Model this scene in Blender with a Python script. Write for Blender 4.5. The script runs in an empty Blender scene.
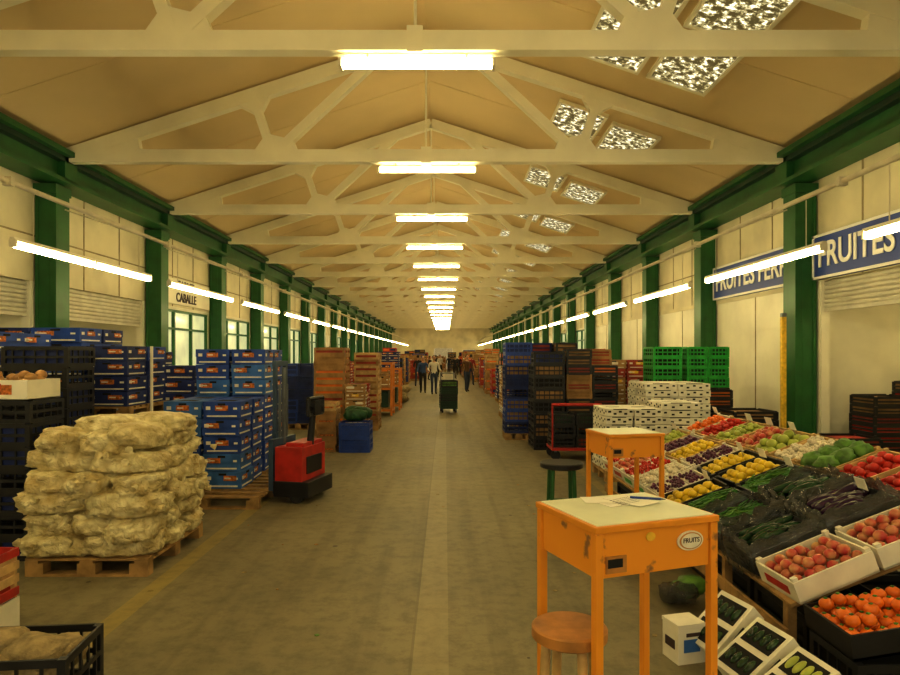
import bpy, bmesh, math, random
from mathutils import Vector, Matrix, noise
random.seed(7)
R=random.Random(11)
SC=bpy.context.scene
COL=SC.collection
CX=-0.3; F=650.0; EYE=1.7
TY0=6.55; TS=3.75; KN=19

# ------------------------------------------------------------------ materials
MATS={}
def mat(name,col,rough=0.6,var=0.15,scale=6.0,metal=0.0,emis=None,estr=0.0,col2=None,bump=0.0,bscale=30.0,alpha=1.0,trans=0.0,thr=None):
    if name in MATS: return MATS[name]
    m=bpy.data.materials.new(name); m.use_nodes=True
    nt=m.node_tree; b=nt.nodes['Principled BSDF']
    b.inputs['Roughness'].default_value=rough
    b.inputs['Metallic'].default_value=metal
    b.inputs['Alpha'].default_value=alpha
    if trans: b.inputs['Transmission Weight'].default_value=trans
    tc=nt.nodes.new('ShaderNodeTexCoord')
    nz=nt.nodes.new('ShaderNodeTexNoise'); nz.inputs['Scale'].default_value=scale; nz.inputs['Detail'].default_value=5
    nt.links.new(tc.outputs['Object'],nz.inputs['Vector'])
    rp=nt.nodes.new('ShaderNodeValToRGB')
    if col2 is None: col2=tuple(max(0,c*(1-2.2*var)) for c in col)
    if thr: rp.color_ramp.elements[0].position=thr-0.03; rp.color_ramp.elements[1].position=thr+0.03
    else: rp.color_ramp.elements[0].position=0.3; rp.color_ramp.elements[1].position=0.62
    rp.color_ramp.elements[0].color=(*col2,1); rp.color_ramp.elements[1].color=(*col,1)
    nt.links.new(nz.outputs['Fac'],rp.inputs['Fac']); nt.links.new(rp.outputs['Color'],b.inputs['Base Color'])
    if emis:
        b.inputs['Emission Color'].default_value=(*emis,1); b.inputs['Emission Strength'].default_value=estr
    if bump:
        n2=nt.nodes.new('ShaderNodeTexNoise'); n2.inputs['Scale'].default_value=bscale; n2.inputs['Detail'].default_value=4
        nt.links.new(tc.outputs['Object'],n2.inputs['Vector'])
        bp=nt.nodes.new('ShaderNodeBump'); bp.inputs['Strength'].default_value=bump; bp.inputs['Distance'].default_value=0.02
        nt.links.new(n2.outputs['Fac'],bp.inputs['Height']); nt.links.new(bp.outputs['Normal'],b.inputs['Normal'])
    MATS[name]=m; return m

M_ceil=mat('ceiling_board',(0.80,0.63,0.35),0.8,0.06,0.5)
M_truss=mat('truss_paint',(0.93,0.89,0.70),0.6,0.04,2)
M_green=mat('green_paint',(0.02,0.13,0.03),0.45,0.15,3)
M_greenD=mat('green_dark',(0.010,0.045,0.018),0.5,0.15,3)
M_wall=mat('wall_cream',(0.76,0.70,0.50),0.75,0.10,1.2)
M_wallw=mat('wall_white',(0.86,0.83,0.68),0.7,0.07,1.5)
M_seam=mat('panel_seam',(0.38,0.31,0.18),0.8)
M_shut=mat('shutter_metal',(0.60,0.57,0.46),0.5,0.1,4)
M_tube=mat('tube_glow',(1,0.95,0.8),0.5,0.0,1,emis=(1.0,0.82,0.40),estr=42)
M_house=mat('fixture_white',(0.85,0.8,0.65),0.4,0.03)
M_pipe=mat('conduit_grey',(0.76,0.70,0.54),0.5,0.08)
M_black=mat('plastic_black',(0.012,0.012,0.014),0.45,0.2,8)
M_blueC=mat('plastic_blue',(0.02,0.065,0.38),0.4,0.15,8)
M_greenC=mat('plastic_green',(0.03,0.42,0.06),0.4,0.15,8)
M_redC=mat('plastic_red',(0.50,0.03,0.02),0.4,0.15,8)
M_blueB=mat('carton_blue',(0.02,0.075,0.40),0.6,0.2,5)
M_blueB2=mat('carton_lightblue',(0.05,0.18,0.55),0.6,0.2,5)
M_navyB=mat('carton_navy',(0.012,0.03,0.17),0.6,0.2,5)
M_orangeL=mat('label_orange',(0.72,0.22,0.04),0.6,0.35,35)
M_whiteL=mat('label_white',(0.82,0.78,0.66),0.6,0.08,20)
M_yelL=mat('label_yellow',(0.85,0.55,0.05),0.6,0.15,20)
M_brown=mat('carton_brown',(0.42,0.24,0.09),0.75,0.2,5)
M_redB=mat('carton_red',(0.42,0.05,0.03),0.65,0.2,5)
M_whiteB=mat('carton_white',(0.82,0.79,0.68),0.65,0.08,5)
M_dark=mat('dark_hole',(0.012,0.011,0.01),0.9,0.0)
M_wood=mat('pallet_wood',(0.44,0.27,0.10),0.75,0.25,7,bump=0.3)
M_woodL=mat('crate_wood',(0.62,0.42,0.18),0.7,0.2,9)
M_orange=mat('desk_orange',(0.82,0.32,0.02),0.45,0.1,5)
M_orangeW=mat('desk_orange_worn',(0.82,0.33,0.025),0.45,0.1,11,col2=(0.28,0.13,0.05),thr=0.34)
M_desktop=mat('desktop_laminate',(0.76,0.80,0.62),0.3,0.08,4)
M_stoolw=mat('stool_wood',(0.55,0.25,0.06),0.5,0.25,8)
M_steel=mat('steel_grey',(0.22,0.25,0.28),0.35,0.15,6,metal=0.6)
M_bluegrey=mat('mast_bluegrey',(0.05,0.09,0.16),0.4,0.15,6)
M_rubber=mat('rubber',(0.02,0.02,0.02),0.7,0.1)
M_paper=mat('paper',(0.88,0.86,0.78),0.7,0.03)
M_signB=mat('sign_blue',(0.035,0.07,0.32),0.4,0.08,2)
M_signT=mat('sign_lettering',(0.85,0.84,0.80),0.5,0.02)
M_ink=mat('ink_dark',(0.05,0.03,0.03),0.6,0.05)
M_burlap=mat('burlap',(0.40,0.31,0.16),0.9,0.25,14,bump=0.6,bscale=60)
M_glassw=mat('window_pane_glow',(0.62,0.66,0.46),0.15,0.15,2,emis=(0.85,0.9,0.55),estr=0.45)  # weak emission in the pane stands in for lit rooms behind
M_orangeRack=mat('rack_orange',(0.65,0.22,0.03),0.5,0.1)
M_bag=mat('bag_plastic',(0.10,0.10,0.095),0.08,0.3,5,alpha=0.62,bump=0.6,bscale=14)
M_greenbag=mat('bag_green',(0.02,0.10,0.03),0.4,0.3,10,bump=0.8,bscale=20)
P_tom=mat('tomato_red',(0.58,0.03,0.015),0.25,0.15,6)
P_org=mat('persimmon_orange',(0.84,0.20,0.015),0.3,0.12,6)
P_apple=mat('apple_red',(0.48,0.05,0.045),0.3,0.2,14,col2=(0.62,0.38,0.16))
P_yel=mat('lemon_yellow',(0.82,0.60,0.03),0.35,0.1,6)
P_lime=mat('pale_green_fruit',(0.45,0.52,0.10),0.35,0.15,8)
P_beans=mat('bean_green',(0.05,0.20,0.025),0.45,0.2,20)
P_zuc=mat('zucchini_green',(0.018,0.055,0.015),0.25,0.3,20)
P_aub=mat('aubergine',(0.03,0.008,0.03),0.15,0.1,8)
P_grape=mat('grape_purple',(0.14,0.03,0.09),0.3,0.3,20)
P_white=mat('mushroom_white',(0.75,0.68,0.55),0.6,0.1,8)
P_leaf=mat('lettuce_green',(0.12,0.28,0.035),0.5,0.3,14)
P_onion=mat('onion_brown',(0.55,0.30,0.10),0.4,0.2,8)
S_skin=mat('skin',(0.50,0.27,0.15),0.5,0.05)
S_hair=mat('hair_dark',(0.03,0.02,0.012),0.6,0.1)
S_eye=mat('eye_dark',(0.02,0.02,0.02),0.3,0)
S_jean=mat('trousers_denim',(0.03,0.045,0.09),0.8,0.1)
S_pantD=mat('trousers_dark',(0.02,0.018,0.018),0.8,0.1)
S_shoe=mat('shoes',(0.015,0.012,0.01),0.5,0.1)
SHIRTS=[mat('jacket_black',(0.02,0.02,0.025),0.8,0.1),mat('shirt_white',(0.6,0.56,0.48),0.8,0.05),mat('jacket_brown',(0.14,0.07,0.03),0.8,0.1),mat('shirt_blue',(0.04,0.08,0.2),0.8,0.1),mat('jumper_red',(0.3,0.03,0.03),0.8,0.1)]

def floor_mat():
    m=bpy.data.materials.new('floor_concrete'); m.use_nodes=True; nt=m.node_tree; N=nt.nodes; L=nt.links
    b=N['Principled BSDF']
    tc=N.new('ShaderNodeTexCoord')
    n1=N.new('ShaderNodeTexNoise'); n1.inputs['Scale'].default_value=0.45; n1.inputs['Detail'].default_value=9; n1.inputs['Roughness'].default_value=0.62
    L.new(tc.outputs['Object'],n1.inputs['Vector'])
    r1=N.new('ShaderNodeValToRGB'); r1.color_ramp.elements[0].position=0.32; r1.color_ramp.elements[1].position=0.68
    r1.color_ramp.elements[0].color=(0.155,0.135,0.075,1); r1.color_ramp.elements[1].color=(0.29,0.25,0.145,1)
    L.new(n1.outputs['Fac'],r1.inputs['Fac'])
    n2=N.new('ShaderNodeTexNoise'); n2.inputs['Scale'].default_value=7; n2.inputs['Detail'].default_value=8; n2.inputs['Roughness'].default_value=0.75
    L.new(tc.outputs['Object'],n2.inputs['Vector'])
    r2=N.new('ShaderNodeValToRGB'); r2.color_ramp.elements[0].position=0.36; r2.color_ramp.elements[1].position=0.55
    r2.color_ramp.elements[0].color=(0.62,0.60,0.58,1); r2.color_ramp.elements[1].color=(1,1,1,1)
    L.new(n2.outputs['Fac'],r2.inputs['Fac'])
    mx=N.new('ShaderNodeMixRGB'); mx.blend_type='MULTIPLY'; mx.inputs[0].default_value=0.8
    L.new(r1.outputs[0],mx.inputs[1]); L.new(r2.outputs[0],mx.inputs[2])
    vo=N.new('ShaderNodeTexVoronoi'); vo.inputs['Scale'].default_value=1.6; L.new(tc.outputs['Object'],vo.inputs['Vector'])
    lt=N.new('ShaderNodeMath'); lt.operation='LESS_THAN'; lt.inputs[1].default_value=0.035; L.new(vo.outputs['Distance'],lt.inputs[0])
    mx2=N.new('ShaderNodeMixRGB'); mx2.inputs[2].default_value=(0.07,0.055,0.035,1); L.new(lt.outputs[0],mx2.inputs[0]); L.new(mx.outputs[0],mx2.inputs[1])
    # tyre scuffs running down the aisle
    mp=N.new('ShaderNodeMapping'); mp.inputs['Scale'].default_value=(5.0,0.22,1); L.new(tc.outputs['Object'],mp.inputs['Vector'])
    n5=N.new('ShaderNodeTexNoise'); n5.inputs['Scale'].default_value=1.0; n5.inputs['Detail'].default_value=6; L.new(mp.outputs[0],n5.inputs['Vector'])
    r5=N.new('ShaderNodeValToRGB'); r5.color_ramp.elements[0].position=0.36; r5.color_ramp.elements[1].position=0.5
    r5.color_ramp.elements[0].color=(0.74,0.72,0.70,1); r5.color_ramp.elements[1].color=(1,1,1,1); L.new(n5.outputs['Fac'],r5.inputs['Fac'])
    mx5=N.new('ShaderNodeMixRGB'); mx5.blend_type='MULTIPLY'; mx5.inputs[0].default_value=0.7; L.new(mx2.outputs[0],mx5.inputs[1]); L.new(r5.outputs[0],mx5.inputs[2])
    sp=N.new('ShaderNodeSeparateXYZ'); L.new(tc.outputs['Object'],sp.inputs[0])
    def band(x0,hw):
        s=N.new('ShaderNodeMath'); s.operation='SUBTRACT'; s.inputs[1].default_value=x0; L.new(sp.outputs['X'],s.inputs[0])
        a=N.new('ShaderNodeMath'); a.operation='ABSOLUTE'; L.new(s.outputs[0],a.inputs[0])
        l=N.new('ShaderNodeMath'); l.operation='LESS_THAN'; l.inputs[1].default_value=hw; L.new(a.outputs[0],l.inputs[0]); return l
    prev=mx5
    for x0,hw,c,amt in ((-2.12,0.07,(0.42,0.31,0.05,1),0.45),(2.0,0.06,(0.42,0.28,0.05,1),0.3),(-0.08,0.10,(0.38,0.32,0.19,1),0.4),(-0.19,0.008,(0.10,0.08,0.05,1),0.3)):
        l=band(x0,hw); mu=N.new('ShaderNodeMath'); mu.operation='MULTIPLY'; L.new(l.outputs[0],mu.inputs[0])
        m3=N.new('ShaderNodeMath'); m3.operation='MULTIPLY'; m3.inputs[1].default_value=amt*1.7; L.new(n2.outputs['Fac'],m3.inputs[0]); L.new(m3.outputs[0],mu.inputs[1])
        mm=N.new('ShaderNodeMixRGB'); mm.inputs[2].default_value=c; L.new(mu.outputs[0],mm.inputs[0]); L.new(prev.outputs[0],mm.inputs[1]); prev=mm
    L.new(prev.outputs[0],b.inputs['Base Color'])
    rr=N.new('ShaderNodeMapRange'); rr.inputs['To Min'].default_value=0.42; rr.inputs['To Max'].default_value=0.72; L.new(n1.outputs['Fac'],rr.inputs['Value']); L.new(rr.outputs[0],b.inputs['Roughness'])
    bp=N.new('ShaderNodeBump'); bp.inputs['Strength'].default_value=0.12; bp.inputs['Distance'].default_value=0.01; L.new(n2.outputs['Fac'],bp.inputs['Height']); L.new(bp.outputs[0],b.inputs['Normal'])
    return m
M_floor=floor_mat()

def sack_mat():
    m=bpy.data.materials.new('net_sack'); m.use_nodes=True; nt=m.node_tree; N=nt.nodes; L=nt.links; b=N['Principled BSDF']
    tc=N.new('ShaderNodeTexCoord')
    nz=N.new('ShaderNodeTexNoise'); nz.inputs['Scale'].default_value=5; nz.inputs['Detail'].default_value=6; L.new(tc.outputs['Object'],nz.inputs['Vector'])
    rp=N.new('ShaderNodeValToRGB'); rp.color_ramp.elements[0].position=0.3; rp.color_ramp.elements[1].position=0.58
    rp.color_ramp.elements[0].color=(0.64,0.50,0.22,1); rp.color_ramp.elements[1].color=(0.88,0.80,0.50,1); L.new(nz.outputs['Fac'],rp.inputs['Fac'])
    vo=N.new('ShaderNodeTexVoronoi'); vo.inputs['Scale'].default_value=13; L.new(tc.outputs['Object'],vo.inputs['Vector'])
    r2=N.new('ShaderNodeValToRGB'); r2.color_ramp.elements[0].position=0.2; r2.color_ramp.elements[1].position=0.75
    r2.color_ramp.elements[0].color=(1,1,1,1); r2.color_ramp.elements[1].color=(0.66,0.60,0.45,1); L.new(vo.outputs['Distance'],r2.inputs['Fac'])
    mx=N.new('ShaderNodeMixRGB'); mx.blend_type='MULTIPLY'; mx.inputs[0].default_value=0.8; L.new(rp.outputs[0],mx.inputs[1]); L.new(r2.outputs[0],mx.inputs[2])
    L.new(mx.outputs[0],b.inputs['Base Color']); b.inputs['Roughness'].default_value=0.4
    mi=N.new('ShaderNodeMath'); mi.operation='SUBTRACT'; mi.inputs[0].default_value=1.0; L.new(vo.outputs['Distance'],mi.inputs[1])
    n3=N.new('ShaderNodeTexNoise'); n3.inputs['Scale'].default_value=15; n3.inputs['Detail'].default_value=4; n3.inputs['Distortion'].default_value=1.5; L.new(tc.outputs['Object'],n3.inputs['Vector'])
    n4=N.new('ShaderNodeMath'); n4.operation='MULTIPLY'; n4.inputs[1].default_value=1.3; L.new(n3.outputs['Fac'],n4.inputs[0])
    ad=N.new('ShaderNodeMath'); ad.operation='ADD'; L.new(mi.outputs[0],ad.inputs[0]); L.new(n4.outputs[0],ad.inputs[1])
    bp=N.new('ShaderNodeBump'); bp.inputs['Strength'].default_value=0.9; bp.inputs['Distance'].default_value=0.035; L.new(ad.outputs[0],bp.inputs['Height']); L.new(bp.outputs[0],b.inputs['Normal'])
    return m
M_sack=sack_mat()

def sky_mat():
    m=bpy.data.materials.new('skylight_litter_and_glare'); m.use_nodes=True; nt=m.node_tree; N=nt.nodes; L=nt.links; b=N['Principled BSDF']
    tc=N.new('ShaderNodeTexCoord'); nz=N.new('ShaderNodeTexNoise'); nz.inputs['Scale'].default_value=10; nz.inputs['Detail'].default_value=3; nz.inputs['Roughness'].default_value=0.7
    oi=N.new('ShaderNodeObjectInfo'); va=N.new('ShaderNodeVectorMath'); va.operation='ADD'; L.new(tc.outputs['Object'],va.inputs[0]); L.new(oi.outputs['Location'],va.inputs[1])
    L.new(va.outputs[0],nz.inputs['Vector'])
    rp=N.new('ShaderNodeValToRGB'); e=rp.color_ramp.elements; e[0].position=0.47; e[0].color=(0.06,0.045,0.015,1); e[1].position=0.63; e[1].color=(1,1,0.85,1)
    k=e.new(0.55); k.color=(0.45,0.38,0.17,1)
    L.new(nz.outputs['Fac'],rp.inputs['Fac']); L.new(rp.outputs[0],b.inputs['Emission Color']); b.inputs['Emission Strength'].default_value=1.6  # sun glare between leaf litter, painted in as mottled emission
    b.inputs['Base Color'].default_value=(0.05,0.04,0.02,1)
    return m
M_sky=sky_mat()

# ------------------------------------------------------------------ mesh builder
ICO={}
def ico(sub):
    if sub not in ICO:
        bm=bmesh.new(); bmesh.ops.create_icosphere(bm,subdivisions=sub,radius=1.0)
        bm.verts.ensure_lookup_table()
        ICO[sub]=([v.co.copy() for v in bm.verts],[tuple(v.index for v in f.verts) for f in bm.faces]); bm.free()
    return ICO[sub]
BF=[(0,3,2,1),(4,5,6,7),(0,1,5,4),(1,2,6,5),(2,3,7,6),(3,0,4,7)]
class MB:
    def __init__(s): s.v=[];s.f=[];s.mi=[];s.sm=[];s.mats=[];s.M=Matrix.Identity(4)
    def m(s,mt):
        if mt not in s.mats: s.mats.append(mt)
        return s.mats.index(mt)
    def add(s,vs,fs,mt,smooth=False):
        o=len(s.v); M=s.M
        s.v.extend([M@Vector(v) for v in vs]); k=s.m(mt)
        for f in fs: s.f.append(tuple(i+o for i in f)); s.mi.append(k); s.sm.append(smooth)
    def box(s,c,d,mt,rz=0,R3=None,taper=1.0):
        hx,hy,hz=d[0]/2,d[1]/2,d[2]/2
        vs=[Vector(p) for p in ((-hx,-hy,-hz),(hx,-hy,-hz),(hx,hy,-hz),(-hx,hy,-hz),(-hx*taper,-hy*taper,hz),(hx*taper,-hy*taper,hz),(hx*taper,hy*taper,hz),(-hx*taper,hy*taper,hz))]
        if rz: Rm=Matrix.Rotation(rz,3,'Z'); vs=[Rm@v for v in vs]
        if R3 is not None: vs=[R3@v for v in vs]
        c=Vector(c); s.add([v+c for v in vs],BF,mt)
    def bb(s,x0,x1,y0,y1,z0,z1,mt): s.box(((x0+x1)/2,(y0+y1)/2,(z0+z1)/2),(x1-x0,y1-y0,z1-z0),mt)
    def bar(s,p0,p1,w,h,mt,up=(0,1,0)):
        p0=Vector(p0);p1=Vector(p1);z=(p1-p0);l=z.length;z.normalize();u=Vector(up)
        x=u.cross(z)
        if x.length<1e-4: x=Vector((1,0,0)).cross(z)
        x.normalize(); y=z.cross(x); Rm=Matrix((x,y,z)).transposed()
        s.box((p0+p1)/2,(w,h,l),mt,R3=Rm)
    def cyl(s,p0,p1,r0,mt,r1=None,n=10,smooth=True,caps=True):
        if r1 is None: r1=r0
        p0=Vector(p0);p1=Vector(p1);z=(p1-p0).normalized(); a=Vector((0,0,1)) if abs(z.z)<0.9 else Vector((1,0,0))
        x=a.cross(z).normalized(); y=z.cross(x); vs=[];fs=[]
        for i in range(n):
            t=2*math.pi*i/n; d=x*math.cos(t)+y*math.sin(t); vs.append(p0+d*r0); vs.append(p1+d*r1)
        for i in range(n):
            j=(i+1)%n; fs.append((2*i,2*j,2*j+1,2*i+1))
        s.add(vs,fs,mt,smooth)
        if caps:
            s.add([vs[2*i] for i in range(n)],[tuple(range(n))[::-1]],mt); s.add([vs[2*i+1] for i in range(n)],[tuple(range(n))],mt)
    def ell(s,c,r,mt,sub=2,R3=None,fn=None):
        vs,fs=ico(sub); c=Vector(c); out=[]
        for v in vs:
            p=Vector(v)
            if fn: p=fn(p)
            p=Vector((p.x*r[0],p.y*r[1],p.z*r[2]))
            if R3 is not None: p=R3@p
            out.append(p+c)
        s.add(out,fs,mt,True)
    def tri(s,a,b,c,t,mt):
        vs=[]
        for p in (a,b,c): vs.append((p[0],p[1]-t/2,p[2]))
        for p in (a,b,c): vs.append((p[0],p[1]+t/2,p[2]))
        s.add(vs,[(0,1,2),(5,4,3),(0,3,4,1),(1,4,5,2),(2,5,3,0)],mt)
    def turn(s,x,y,a): s.M=Matrix.Translation((x,y,0))@Matrix.Rotation(a,4,'Z')@Matrix.Translation((-x,-y,0))
    def unturn(s): s.M=Matrix.Identity(4)
    def mesh(s,name):
        me=bpy.data.meshes.new(name); me.from_pydata([tuple(v) for v in s.v],[],s.f)
        for mt in s.mats: me.materials.append(mt)
        me.polygons.foreach_set('material_index',s.mi); me.polygons.foreach_set('use_smooth',s.sm)
        me.update(); return me
    def obj(s,name,loc=(0,0,0),rot=(0,0,0),bevel=0,parent=None):
        return inst(s.mesh(name),name,loc,rot,bevel,parent)
def inst(me,name,loc=(0,0,0),rot=(0,0,0),bevel=0,parent=None):
    o=bpy.data.objects.new(name,me); COL.objects.link(o); o.location=loc; o.rotation_euler=rot
    if bevel:
        b=o.modifiers.new('bevel','BEVEL'); b.width=bevel; b.segments=2; b.limit_method='ANGLE'
    if parent: o.parent=parent
    return o
def text(body,size,mt,loc,rot,parent,name,ext=0.006,sx=1.0):
    cu=bpy.data.curves.new(name,'FONT'); cu.body=body; cu.size=size; cu.extrude=ext; cu.align_x='CENTER'; cu.align_y='CENTER'; cu.offset=size*0.018
    cu.materials.append(mt); o=bpy.data.objects.new(name,cu); COL.objects.link(o); o.location=loc; o.rotation_euler=rot; o.scale=(sx,1,1); o.parent=parent; return o

# ------------------------------------------------------------------ shell
YB,YE=-7.0,TY0+TS*KN+2
m=MB(); m.bb(-11,11,YB-2,YE+2,-0.1,0,M_floor); m.obj('floor')
XR=CX+6.1; XL=CX-6.1
def zc(x): return 6.84-0.327*abs(x-CX)
m=MB()
for sgn in (-1,1):
    xa,xb=CX,CX+sgn*6.4
    vs=[(xa,YB,zc(xa)),(xb,YB,zc(xb)),(xb,YE,zc(xb)),(xa,YE,zc(xa))]; vs+= [(p[0],p[1],p[2]+0.1) for p in vs]
    m.add(vs,BF,M_ceil)
th=math.atan(0.327)
for k in range(-4,KN):
    y=TY0+TS*k+TS/2
    for sgn in (-1,1):
        m.bar((CX,y,zc(CX)-0.003),(CX+sgn*6.1,y,zc(CX+6.1)-0.003),0.012,0.03,M_ceil,up=(0,1,0))
m.obj('ceiling')
def truss_mesh():
    m=MB(); H=1.85; W=5.72; th=0.15
    def top(x): return H*(1-abs(x)/5.65)
    m.box((0,0,0),(2*W,th,0.2),M_truss)
    for sg in (-1,1):
        E=(sg*5.65,0,0.02); A=(0,0,H)
        m.bar(E,A,0.2,th-0.004,M_truss)
        B1=(sg*2.42,0,0.02); T1=(sg*2.74,0,top(2.74)); U=(sg*0.7,0,top(0.7))
        m.bar(B1,T1,0.13,th-0.01,M_truss); m.bar(B1,U,0.14,th-0.012,M_truss)
        def g(n,a,b,L):
            n=Vector(n);da=(Vector(a)-n).normalized();db=(Vector(b)-n).normalized()
            m.tri(n,n+da*L,n+db*L,th-0.02,M_truss)
        g(E,(0,0,0),A,1.15); g(B1,E,T1,0.33); g(B1,T1,U,0.36); g(B1,U,(0,0,0),0.42)
        g(T1,E,B1,0.34); g(T1,B1,U,0.34); g(U,T1,B1,0.5); g(U,B1,A,0.32)
    m.cyl((0,0,0),(0,0,H),0.018,M_truss,n=6)
    m.box((0,-0.09,0.0),(0.16,0.04,0.26),M_truss); m.box((0,0.09,0.0),(0.16,0.04,0.26),M_truss)
    return m.mesh('roof_truss')
tm=truss_mesh()
m=MB(); m.box((0,0,0.03),(1.54,0.07,0.04),M_house); m.box((0,0,-0.01),(1.5,0.12,0.045),M_tube); m.box((-0.77,0,-0.01),(0.03,0.15,0.08),M_house); m.box((0.77,0,-0.01),(0.03,0.15,0.08),M_house)
m.cyl((-0.5,0,0.05),(-0.5,0,0.1),0.012,M_pipe,n=6); m.cyl((0.5,0,0.05),(0.5,0,0.1),0.012,M_pipe,n=6)
cf=m.mesh('ceiling_fluorescent_light')
m=MB(); m.box((0,0,0.045),(0.045,3.1,0.035),M_house)
for yy in (-0.77,0.77):
    m.cyl((0,yy-0.73,-0.02),(0,yy+0.73,-0.02),0.028,M_tube,n=8)
for yy in (-1.53,-0.01,1.53): m.box((0,yy,0.0),(0.07,0.03,0.08),M_house)
for yy in (-1.2,1.2): m.cyl((0,yy,0.06),(0,yy,0.575),0.006,M_pipe,n=5)
sf=m.mesh('hanging_tube_light')
for k in range(-3,KN):
    y=TY0+TS*k
    inst(tm,'roof_truss',(CX,y,4.84))
    inst(cf,'ceiling_fluorescent_light',(CX+0.02,y,4.64))
    inst(sf,'hanging_tube_light',(4.0,8.4+TS*k,2.84))
    inst(sf,'hanging_tube_light',(-4.4,8.15+TS*k,2.84))
for x,sg in ((4.0,1),(-4.4,-1)):
    m=MB(); m.cyl((x,YB,3.45),(x,YE-2.3,3.45),0.03,M_pipe,n=8)
    for k in range(-3,KN):
        y=TY0+TS*k; m.cyl((x,y,3.45),(CX+sg*5.72,y,4.0),0.012,M_pipe,n=6); m.box((x,y,3.45),(0.09,0.06,0.09),M_pipe)
    m.obj('conduit_pipe')
for sg,nm in ((1,'right'),(-1,'left')):
    m=MB()
    xi=CX+sg*5.62; xo=CX+sg*6.1
    def X(a,b): return (min(a,b),max(a,b))
    a,b=X(xi+sg*0.12,xo); m.bb(a,b,YB,YE,4.42,4.86,M_green)
    a,b=X(xi,xi+sg*0.3); m.bb(a,b,YB,YE,4.40,4.46,M_green)
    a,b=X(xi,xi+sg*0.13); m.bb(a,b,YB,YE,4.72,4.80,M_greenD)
    a,b=X(xi-sg*0.10,xi+sg*0.02); m.bb(a,b,YB,YE,4.80,4.88,M_green)
    for k in range(-3,KN):
        y=TY0+TS*k; a,b=X(xi,xo); m.bb(a,b,y-0.17,y+0.17,4.44,4.82,M_green)
    m.obj('trim_beam_'+nm)
m=MB()
m.box((0,0,2.18),(0.10,0.34,4.36),M_green); m.box((-0.14,0,2.18),(0.05,0.36,4.36),M_green); m.box((0.14,0,2.18),(0.05,0.36,4.36),M_green)
m.box((0,-0.15,2.18),(0.26,0.03,4.36),M_green)
m.box((0,0,0.1),(0.36,0.40,0.2),M_greenD); m.box((0,0,4.3),(0.36,0.42,0.14),M_green)
pm=m.mesh('green_pillar')
for k in range(-3,KN):
    y=TY0+TS*k
    inst(pm,'green_pillar',(CX+5.92,y,0)); inst(pm,'green_pillar',(CX-5.92,y,0))
wn=[0]
def wall_side(sg,nm,types):
    m=MB(); x0=CX+sg*6.12; x1=CX+sg*6.25
    def bx(xa,xb,*r): m.bb(min(xa,xb),max(xa,xb),*r)
    for k in range(-4,KN):
        ya=TY0+TS*k; yb=ya+TS; t=types(k)
        bx(x0,x1,ya,yb,2.85,4.9,M_wall)
        for zz in (3.55,): bx(x0-sg*0.012,x0,ya,yb,zz,zz+0.025,M_seam)
        for q in (1,2): bx(x0-sg*0.012,x0,ya+TS*q/3-.012,ya+TS*q/3+.012,2.85,4.9,M_seam)
        if t=='wall':
            bx(x0,x1,ya,yb,0,2.85,M_wallw)
            bx(x0-sg*0.01,x0,ya+TS/2-.01,ya+TS/2+.01,0,2.85,M_seam); bx(x0-sg*0.03,x0,ya,yb,2.78,2.86,M_wall)
        elif t=='open':
            bx(x0,x1,ya,ya+0.25,0,2.85,M_wallw); bx(x0,x1,yb-0.25,yb,0,2.85,M_wallw)
            xd=CX+sg*9.2
            bx(xd,xd+sg*0.1,ya-0.1,yb+0.1,0,3.0,M_wallw); bx(x1,xd,ya-0.1,ya,0,3.0,M_wallw); bx(x1,xd,yb,yb+0.1,0,3.0,M_wallw); bx(x1,xd,ya-0.1,yb+.1,3.0,3.1,M_wall)
            bx(xd-sg*0.02,xd,ya+TS/2-.01,ya+TS/2+.01,0,3,M_seam)
        elif t=='window':
            g=.3; zt=2.78
            bx(x0,x1,ya,yb,0,0.85,M_wallw); bx(x0,x1,ya,yb,zt,2.85,M_wallw); bx(x0,x1,ya,ya+g,.85,zt,M_wallw); bx(x0,x1,yb-g,yb,.85,zt,M_wallw)
            wn[0]+=1; w=MB(); 
            def wb(xa,xb,*r): w.bb(min(xa,xb),max(xa,xb),*r)
            y0,y1=ya+g+.01,yb-g-.01; wb(x0+sg*.05,x0+sg*.07,y0,y1,.86,zt-.01,M_glassw)
            n=3
            for i in range(n+1):
                yy=y0+(y1-y0)*i/n; wb(x0-sg*.02,x0+sg*.09,max(y0,yy-.03),min(y1,yy+.03),.86,zt-.01,M_green)
            for zz in (.86,2.3,zt-.06): wb(x0-sg*.02,x0+sg*.09,y0,y1,zz,zz+.05,M_green)
            w.obj('window_%d'%wn[0])
    m.obj('wall_'+nm)
def shutter(sg,k,name='roller_shutter',zb=2.35,inset=6.19):
    m=MB(); x0=CX+sg*inset; ya=TY0+TS*k+0.26; yb=ya+TS-0.52
    n=int((2.84-zb)/0.07)
    for i in range(n): 
        z=2.84-0.07*(i+0.5); m.cyl((x0,ya,z),(x0,yb,z),0.038,M_shut,n=8)
    m.bb(x0-.03,x0+.03,ya,yb,2.84-0.07*n-0.05,2.84-0.07*n,M_shut)
    m.obj(name)
RT={-1:'open',0:'open',5:'window',6:'window',9:'window'}
LT={0:'open',1:'open',2:'window',3:'window',4:'window',5:'window',6:'window',8:'window',9:'window',10:'window'}
wall_side(1,'right',lambda k:RT.get(k,'wall'))
wall_side(-1,'left',lambda k:LT.get(k,'wall'))
shutter(1,0); shutter(1,-1); shutter(-1,1,zb=2.3); shutter(-1,0,zb=2.3)
m=MB(); m.box((0,0,0.04),(0.1,1.5,0.04),M_house); m.cyl((0,-.72,0),(0,.72,0),0.02,M_tube,n=8); m.box((0,-.74,0.01),(0.07,.03,.07),M_house); m.box((0,.74,0.01),(0.07,.03,.07),M_house)
sl=m.mesh('stall_fill_tube')
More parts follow.
